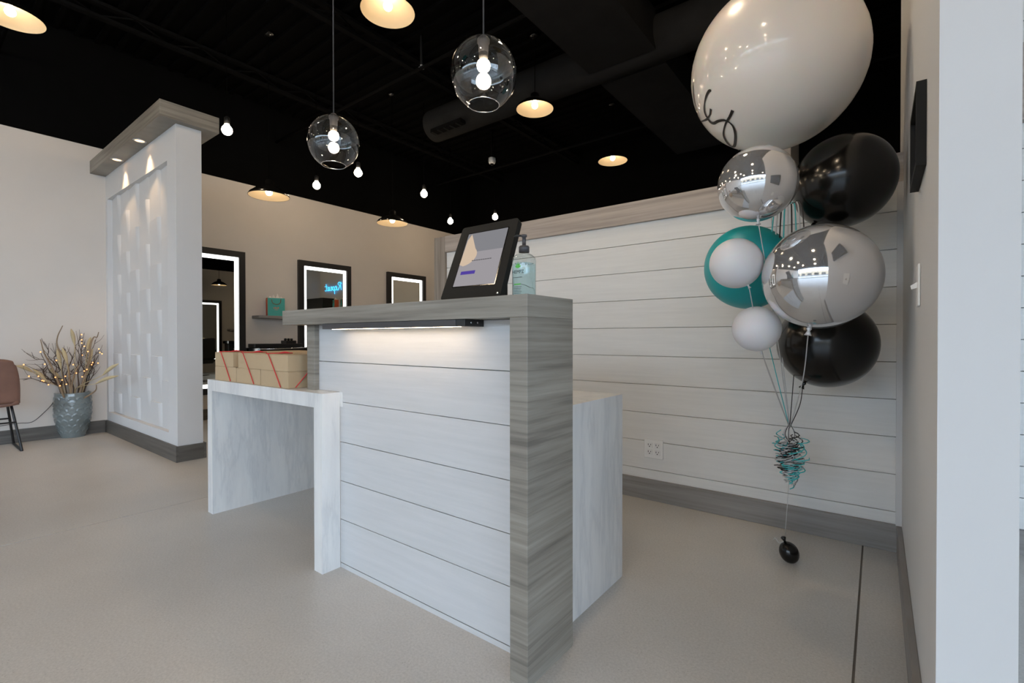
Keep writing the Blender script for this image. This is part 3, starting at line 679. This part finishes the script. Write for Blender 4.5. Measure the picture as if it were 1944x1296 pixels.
# local frame: +y is towards the wall (backrest), x across... faces -y
def soft(nx_, ny_, fn, th):
    """thick curved sheet from fn(u,v)->point, normal by differences"""
    mb = MB(); P = [[Vector(fn(i/nx_, j/ny_)) for i in range(nx_+1)] for j in range(ny_+1)]
    Nn = [[None]*(nx_+1) for _ in range(ny_+1)]
    for j in range(ny_+1):
        for i in range(nx_+1):
            du = P[j][min(i+1, nx_)]-P[j][max(i-1, 0)]; dv = P[min(j+1, ny_)][i]-P[max(j-1, 0)][i]; Nn[j][i] = du.cross(dv).normalized()
    w_ = nx_+1
    vs = [P[j][i]+Nn[j][i]*th/2 for j in range(ny_+1) for i in range(w_)]+[P[j][i]-Nn[j][i]*th/2 for j in range(ny_+1) for i in range(w_)]
    o = w_*(ny_+1); fs = []
    for j in range(ny_):
        for i in range(nx_):
            a = j*w_+i; fs += [(a, a+1, a+1+w_, a+w_), (o+a+w_, o+a+w_+1, o+a+1, o+a)]
    for i in range(nx_): fs += [(i, o+i, o+i+1, i+1), (ny_*w_+i, ny_*w_+i+1, o+ny_*w_+i+1, o+ny_*w_+i)]
    for j in range(ny_): fs += [(j*w_, (j+1)*w_, o+(j+1)*w_, o+j*w_), (j*w_+nx_, o+j*w_+nx_, o+(j+1)*w_+nx_, (j+1)*w_+nx_)]
    return mb.add(vs, fs, True)
def seat_fn(u, v):
    wd = .23-.012*abs(v-.5); x = (u-.5)*2*wd; e = abs(u-.5)*2
    return (x, -.24+.44*v, .425+.018*e**3-.02*v+ (-.03 if v < .05 else 0))
def back_fn(u, v):
    e = (u-.5)*2; wd = .23-.05*v**3; 
    return (e*wd, .20+.09*v-.04*e*e*.6, .405+.015*(1-v)+.40*v-.02*(abs(e)**4)*(v > .9))
obj('seat', soft(14, 12, seat_fn, .035), 'leather', ch, local=True)
obj('backrest', soft(14, 14, back_fn, .03), 'leather', ch, local=True)
for s_ in (-1, 1):
    x = s_*.185; xb = s_*.235
    obj('sled_leg', MB().tube(bez([(x, .12, .40), (xb, .21, .03), (xb, .19, .0105), (xb, .12, .010), (xb, -.06, .010), (xb, -.19, .010), (xb, -.23, .025), (x, -.12, .40)], 6), .0095, 8), 'black_metal', ch, local=True)
obj('cross_bar', MB().tube([(-.21, -.165, .25), (.21, -.165, .25)], .007, 8), 'black_metal', ch, local=True)
obj('cross_bar', MB().tube([(-.21, .165, .25), (.21, .165, .25)], .007, 8), 'black_metal', ch, local=True)

# ================================================================== VASE WITH DRIED BRANCHES
V = on(2, 0, 139, 828); VH, VR = .435, .142
vt = thing('floor_vase', (V.x, V.y, 0), 'grey-blue glazed vase with scalloped relief standing by the wall', 'vase')
def vr(t):   # radius profile
    return VR*(.64+.36*math.sin(PI/2*min(1, t/.62))-.04*max(0, t-.75)/.25)
mb = MB(); n, k = 168, 96; vs = []
for i in range(k+1):
    t = i/k
    for j in range(n):
        a = 2*PI*j/n; r = vr(t)
        if .05 < t < .93:
            row = (t-.05)*8; ri = int(row); fr_ = row-ri; u = (j/n*14+.5*(ri % 2)) % 1.0
            arc = .9*math.sqrt(max(0, 1-(2*u-1)**2)); r += .0045*(math.exp(-((fr_-arc)/.16)**2)+.35*(fr_ < arc))
        vs.append((V.x+r*math.cos(a), V.y+r*math.sin(a), .0005+t*VH))
mb.add(vs, [(i*n+j, i*n+(j+1) % n, (i+1)*n+(j+1) % n, (i+1)*n+j) for i in range(k) for j in range(n)], True)
mb.add([vs[j] for j in range(n)], [tuple(range(n))])
obj('vase_body', mb, 'vase_glaze', vt)
rt = vr(1)
obj('rim', MB().lathe([(rt+.001, VH-.004), (rt+.003, VH+.004), (rt-.004, VH+.008), (rt-.012, VH), (rt-.02, VH-.10), (0, VH-.11)], (V.x, V.y, 0), 48, capends=False), 'vase_glaze', vt)
random.seed(11)
VT = Vector((V.x, V.y, VH-.09))
VRT = rt-.03
def tgt(px, py, dd=0.):
    q = on(0, V.x+dd*1.5+.06, px, py); q.y = min(q.y, 1.27); return q
def branch(name, px, py, dd, r0, mat, label, group, wob=.02, side=3, z0=0):
    e = tgt(px, py, dd); e.x = max(e.x, LX+.03); h = Vector((e.x-V.x, e.y-V.y, 0)); h = h.normalized()*min(VRT, h.length) if h.length > 0 else h
    s0 = VT+h*.55; m1 = VT+h*.9+Vector((0, 0, .14)); pts = [s0, m1]
    K = 5
    for i in range(1, K+1):
        t = i/K; q = m1.lerp(e, t)+Vector((0, 0, .05*math.sin(PI*t)))
        if i < K: q += Vector((random.uniform(-wob, wob), random.uniform(-wob, wob), random.uniform(-wob, wob)))
        q.x = max(q.x, LX+.02); pts.append(q)
    pp = bez(pts, 4); nn = len(pp)
    o = obj(name, MB().tube(pp, [r0*(1-.75*i/(nn-1)) for i in range(nn)], 5), mat)
    tag(o, label, 'branch', group)
    for k in range(side):
        i = int(nn*random.uniform(.45, .9)); q = pp[i]; d = (pp[min(i+1, nn-1)]-pp[i-1]).normalized()
        v = Vector((random.uniform(-1, 1), random.uniform(-1, 1), random.uniform(-.2, 1))).normalized(); d2 = (d*.9+v*.8).normalized(); L_ = random.uniform(.05, .13)
        P2 = [q, q+d2*L_*.5+v*.01, q+d2*L_+Vector((0, 0, .012))]
        for z_ in P2: z_.x = max(z_.x, LX+.015)
        obj('side_twig', MB().tube(bez(P2, 3), [r0*.45*(1-.6*t_/6) for t_ in range(7)], 4), mat, o)
    return pp
G1 = 'dark twigs in the grey vase'
ends = [(60, 668), (47, 692), (80, 648), (66, 700), (92, 660), (44, 722), (118, 660), (132, 668), (150, 650), (158, 640), (170, 655), (190, 668), (200, 690), (206, 672), (180, 690), (110, 690), (96, 700), (140, 700), (165, 700), (75, 725), (155, 632), (186, 645)]
allp = []
ORD = 'first second third fourth fifth sixth seventh eighth ninth tenth eleventh twelfth thirteenth fourteenth fifteenth sixteenth seventeenth eighteenth nineteenth twentieth twenty-first twenty-second'.split()
rank = {i: k for k, i in enumerate(sorted(range(len(ends)), key=lambda i: ends[i][0]))}
for i, (px, py) in enumerate(ends):
    allp.append(branch('dried_twig', px, py, random.uniform(-.14, .10), .0062, 'twig_brown', 'thin dark dried twig, %s from the left of the fan in the grey vase' % ORD[rank[i]], G1, .03, 5))
big = [((119, 618), [(134, 750), (128, 690), (110, 660), (109, 640), (119, 618)], 'tall wavy brown branch with a bare tip'), ((188, 632), [(150, 750), (168, 690), (172, 655), (178, 640), (184, 640), (188, 630)], 'pale corkscrew branch curling up at the right'), ((182, 732), [(158, 756), (172, 748), (182, 740), (183, 730)], 'short pale branch bent over the right vase rim'), ((78, 645), [(120, 750), (100, 700), (84, 670), (77, 644)], 'straight dark branch leaning up left'), ((137, 735), [(134, 752), (138, 722), (146, 700), (152, 690)], 'thick pale driftwood stick in the middle')]
for _, pl, lab in big:
    P3 = bez([tgt(px, py, .04) for px, py in pl], 5); P3 = [VT+(P3[0]-VT)*.0+Vector((P3[0].x-V.x, P3[0].y-V.y, 0))*.6]+P3
    o = obj('dried_branch', MB().tube(P3, [.010*(1-.7*i/len(P3)) for i in range(len(P3))], 7), 'twig_pale'); tag(o, lab, 'branch', 'larger branches in the grey vase')
pl = [(135, 624, 142, 655, 'upright beige plume standing above the twigs'), (30, 694, 62, 706, 'beige plume sticking out farthest left'), (225, 690, 195, 712, 'upper beige plume sticking out to the right'), (225, 713, 182, 728, 'lower beige plume sticking out to the right'),
      (108, 662, 116, 700, 'broad beige plume left of the middle'), (176, 662, 166, 700, 'broad beige plume right of the middle'), (62, 700, 90, 725, 'beige plume leaning left among twigs'), (92, 700, 115, 722, 'drooping beige plume in front of the twigs'), (170, 690, 160, 715, 'short beige plume close to the vase rim'), (118, 660, 128, 690, 'narrow beige plume behind the middle twigs'), (172, 640, 165, 668, 'slim beige plume beneath the corkscrew branch')]
for i, (x1_, y1_, x0_, y0_, lab) in enumerate(pl):
    dd = -.08 if i in (7, 8) else (.02 if i != 9 else .07)
    a, b = tgt(x0_, y0_, dd), tgt(x1_, y1_, dd)
    if x1_ > 215: a, b = on(1, 1.17, x0_, y0_), on(1, 1.25, x1_, y1_)
    a.x = max(a.x, LX+.04); b.x = max(b.x, LX+.03); h = Vector((a.x-V.x, a.y-V.y, 0)); h = h.normalized()*min(VRT, h.length)
    t = thing('dried_plume', (V.x, V.y, VH), lab, 'plume', 'dried plumes in the grey vase')
    obj('stem', MB().tube(bez([VT+h*.5, VT+h*.9+Vector((0, 0, .14)), a], 5), .003, 5), 'plume', t)
    mid = (a+b)/2+Vector((0, 0, .012)); pp = bez([a, mid, b], 7); L_ = len(pp)
    obj('plume_head', MB().tube(pp, [max(.0015, .0155*math.sin(PI*(.06+.9*i_/(L_-1)))**.8) for i_ in range(L_)], 8), 'plume', t)
t = thing('fairy_lights', (V.x, V.y, VH), 'string of tiny orange fairy lights wound through the dried twigs', 'lights')
fp = [(155, 635), (155, 645), (155, 651), (160, 657), (167, 667), (156, 674), (168, 682), (176, 688), (186, 689), (201, 662), (208, 671), (193, 669), (139, 692), (107, 684), (77, 668), (85, 691), (45, 692), (55, 714), (73, 714), (80, 722), (83, 723), (92, 730), (105, 716), (124, 714), (118, 721), (126, 729), (114, 732), (145, 708), (160, 704), (165, 701), (156, 715), (174, 692)]
prev = None; rnd = random.Random(3); nodes = []
for px, py in fp:
    q = tgt(px, py, rnd.uniform(.02, .12)); nodes.append(q)
    obj('light_bead', MB().lathe([(0, -.006), (.0048, -.003), (.0048, .003), (0, .006)], q, 8, capends=False), 'fairy_glow', t)
obj('wire', MB().tube(bez(nodes, 3), .0012, 4), 'twig_brown', t)
cw = [Vector((V.x-.06, V.y-.135, VH-.02)), on(0, LX+.022, 100, 765), on(0, LX+.022, 78, 788), on(0, LX+.022, 60, 801), on(0, LX+.022, 38, 803), on(0, LX+.022, 14, 806), on(0, LX+.022, -20, 812)]
obj('cord', MB().tube(bez(cw, 6), .0028, 6), 'dark_grey_metal', t)

# ================================================================== BALLOONS
WP = on(2, 0, 1498, 1066); KN = Vector((WP.x, WP.y, 0)); 
bun = on(1, WP.y, 1497, 812); bun.x = WP.x; bun.y = WP.y
def balloon(px, py, d, R, el, neck, mat, label, ribbon, knot_mat=None, seg=48, wave=.0, bunch=True):
    c = at_depth(d, px, py); ax_ = Vector(neck).normalized(); M = ell_M(-ax_)
    t = thing('balloon', c+ax_*R*el, label, 'balloon', 'balloons of the bouquet')
    pr = []
    for k in range(33):
        a = -PI/2+PI*k/32; r = R*math.cos(a); z = R*el*math.sin(a)
        if a < 0: r *= 1-.06*max(0, -math.sin(a))**3*(1 if el > 1.02 else .3)
        pr.append((max(r, 0), z))
    obj('balloon_body', MB().lathe(pr, c, seg, M, capends=False), mat, t)
    kz = -R*el; s_ = min(1.3, R/.2)
    kn = obj('knot', MB().lathe([(.004*s_, kz+.004), (.010*s_, kz-.004), (.005*s_, kz-.012*s_), (.007*s_, kz-.018*s_), (.013*s_, kz-.030*s_), (.009*s_, kz-.030*s_)], c, 14, M), knot_mat or mat, t)
    b0 = c+ax_*(R*el+.016*s_)
    if ribbon:
        sag = Vector((random.uniform(-.02, .02), random.uniform(-.02, .02), 0))
        obj('ribbon', MB().tube(bez([b0, b0.lerp(bun, .45)+sag, bun], 8), .0019, 5), ribbon, t)
    return t, c, M, R, el
random.seed(21)
BW_ = balloon(1471, 130, 2.06, .340, 1.0, (-.05, -.1, -1), 'latex_white', 'giant white balloon with black script lettering, topmost', 'ribbon_silver')
balloon(1437, 350, 1.74, .1335, 1.0, (.06, -.15, -1), 'foil_silver', 'smaller silver mirror balloon, the upper of the two', 'ribbon_silver', 'ribbon_silver')
balloon(1599, 345, 1.98, .184, 1.05, (-.6, -.1, -1), 'latex_black', 'upper glossy black balloon beside the stub wall', 'ribbon_black')
balloon(1556, 525, 1.66, .181, 1.0, (-.16, -.1, -1), 'foil_silver', 'larger silver mirror balloon in front of the others', 'ribbon_silver', 'ribbon_silver')
balloon(1419, 508, 2.14, .181, 1.03, (.3, -.1, -1), 'latex_teal', 'teal balloon behind a small white balloon', 'ribbon_teal')
balloon(1397, 500, 1.82, .0945, 1.0, (.5, 0, -1), 'latex_white_matte', 'small white balloon in front of the teal balloon', 'ribbon_silver', 'ribbon_silver')
balloon(1436, 624, 1.86, .0875, 1.0, (.2, 0, -1), 'latex_white_matte', 'lowest small white balloon beside the lower black balloon', 'ribbon_silver', 'ribbon_silver')
balloon(1568, 652, 2.05, .188, 1.0, (-.45, -.1, -1), 'latex_black', 'lower glossy black balloon beneath the large silver one', 'ribbon_black')
# lettering on the giant balloon: brush strokes laid on its surface
bt_, bc_, bM, bR, bel = BW_
def on_ball(px, py, off=.0012):
    r = ray(px, py).normalized(); oc = CO-bc_; R = bR+off; b = oc.dot(r); q = b*b-(oc.dot(oc)-R*R)
    if q < 0: t = -b; p = CO+r*t; return bc_+(p-bc_).normalized()*R
    return CO+r*(-b-math.sqrt(q))
sc_ = 3.085
def brush(pts, w0, w1):
    P4 = bez([on_ball(1280+x/sc_, y/sc_) for x, y in pts], 7); mb = MB(); n_ = len(P4); vs = []
    for i, p in enumerate(P4):
        t = (P4[min(i+1, n_-1)]-P4[max(i-1, 0)]).normalized(); nn = (p-bc_).normalized(); s_ = nn.cross(t).normalized(); wd = w0+(w1-w0)*abs(math.sin(2.4*PI*i/n_))
        vs += [p-s_*wd/2, p+s_*wd/2]
    mb.add(vs, [(2*i, 2*i+1, 2*i+3, 2*i+2) for i in range(n_-1)], True); obj('script_stroke', mb, 'vinyl_black', bt_)
brush([(216, 532), (204, 532), (190, 556), (180, 590), (175, 630), (180, 664), (194, 688), (208, 672), (214, 638)], .007, .013)
brush([(158, 712), (180, 704), (196, 698), (212, 716), (232, 722), (256, 710), (290, 704), (318, 714), (345, 742), (358, 790), (355, 846), (342, 860), (318, 846), (294, 810), (288, 774), (302, 722), (326, 682), (342, 646)], .007, .014)
brush([(110, 482), (113, 560), (128, 640), (150, 705), (170, 748)], .006, .010)
brush([(345, 890), (372, 880), (392, 876), (400, 884)], .004, .006)
# black weight on the floor, its string and the curled ribbon cluster
t = thing('balloon_weight', (WP.x, WP.y, 0), 'small black balloon weight resting on the floor under the bouquet', 'weight')
ax_ = Vector((-.35, -.1, 1)).normalized(); wc = Vector((WP.x, WP.y, .041)); M = ell_M(ax_)
obj('weight_body', MB().lathe([(.0385*math.cos(a), .046*math.sin(a)) for a in [-PI/2+PI*k/18 for k in range(19)]], wc, 28, M, capends=False), 'latex_black', t)
obj('weight_neck', MB().lathe([(.006, .042), (.005, .052), (.011, .066), (.007, .070)], wc, 12, M), 'latex_black', t)
top_ = wc+ax_*.05
obj('weight_string', MB().tube([top_, Vector((WP.x, WP.y, on(1, WP.y, 1498, 905).z))], .0013, 5), 'ribbon_silver', t)
obj('string_tail', MB().tube(bez([top_, top_+Vector((-.02, -.01, -.01)), top_+Vector((-.035, -.01, .008)), top_+Vector((-.045, -.005, -.006))], 5), .0013, 5), 'ribbon_silver', t)
zl, zh = on(1, WP.y, 1498, 908).z, on(1, WP.y, 1498, 800).z
t = thing('ribbon_cluster', (WP.x, WP.y, zl), 'cluster of curled teal, silver and black ribbon ends', 'ribbon')
for k in range(64):
    mt = ('ribbon_silver', 'ribbon_teal', 'ribbon_silver', 'ribbon_black')[k % 4]
    zz0 = random.uniform(zl+.02, zl+(zh-zl)*.60); R = random.uniform(.012, .026); turns = random.uniform(1.5, 3.5); tw = random.uniform(0, 6.28); lean = Vector((random.uniform(-.045, .045), random.uniform(-.04, .04), 0)); 
    if k % 4 == 1: lean *= 1.4
    pts = [Vector((WP.x, WP.y, zz0))+lean*(i/22)+Vector((R*math.cos(tw+turns*2*PI*i/22), R*math.sin(tw+turns*2*PI*i/22), (i/22-.5)*(.03+.05*(k%3)))) for i in range(23)]
    obj('ribbon_curl', MB().tube(pts, .0023, 4), mt, t)
for k in range(6):
    z1 = zh-.005; e = Vector((random.uniform(-.018, .018), random.uniform(-.015, .015), 0)); zb_ = zl+(zh-zl)*.3
    obj('ribbon_strand', MB().tube(bez([(WP.x, WP.y, z1), Vector((WP.x, WP.y, z1-.05))+e*1.4, Vector((WP.x, WP.y, z1-.10))-e*.3, (WP.x+e.x, WP.y+e.y, zb_)], 6), .0018, 4), ('ribbon_black', 'ribbon_silver')[k % 2], t)
t = thing('foil_tassel', (0, 0, 0), 'teal and silver foil tassel hanging behind the silver balloons', 'tassel'); c = at_depth(2.0, 1496, 430); t.location = c
for k in range(9):
    a = c+Vector((.012*(k-4), 0, .085)); obj('tassel_strand', MB().tube(bez([a*.3+(c+Vector((0, 0, .10)))*.7, a, a+Vector((.004*(k-4), -.01, -.16-.02*(k % 3)))], 5), .0028, 4), ('ribbon_teal', 'ribbon_silver', 'ribbon_black')[k % 3], t)
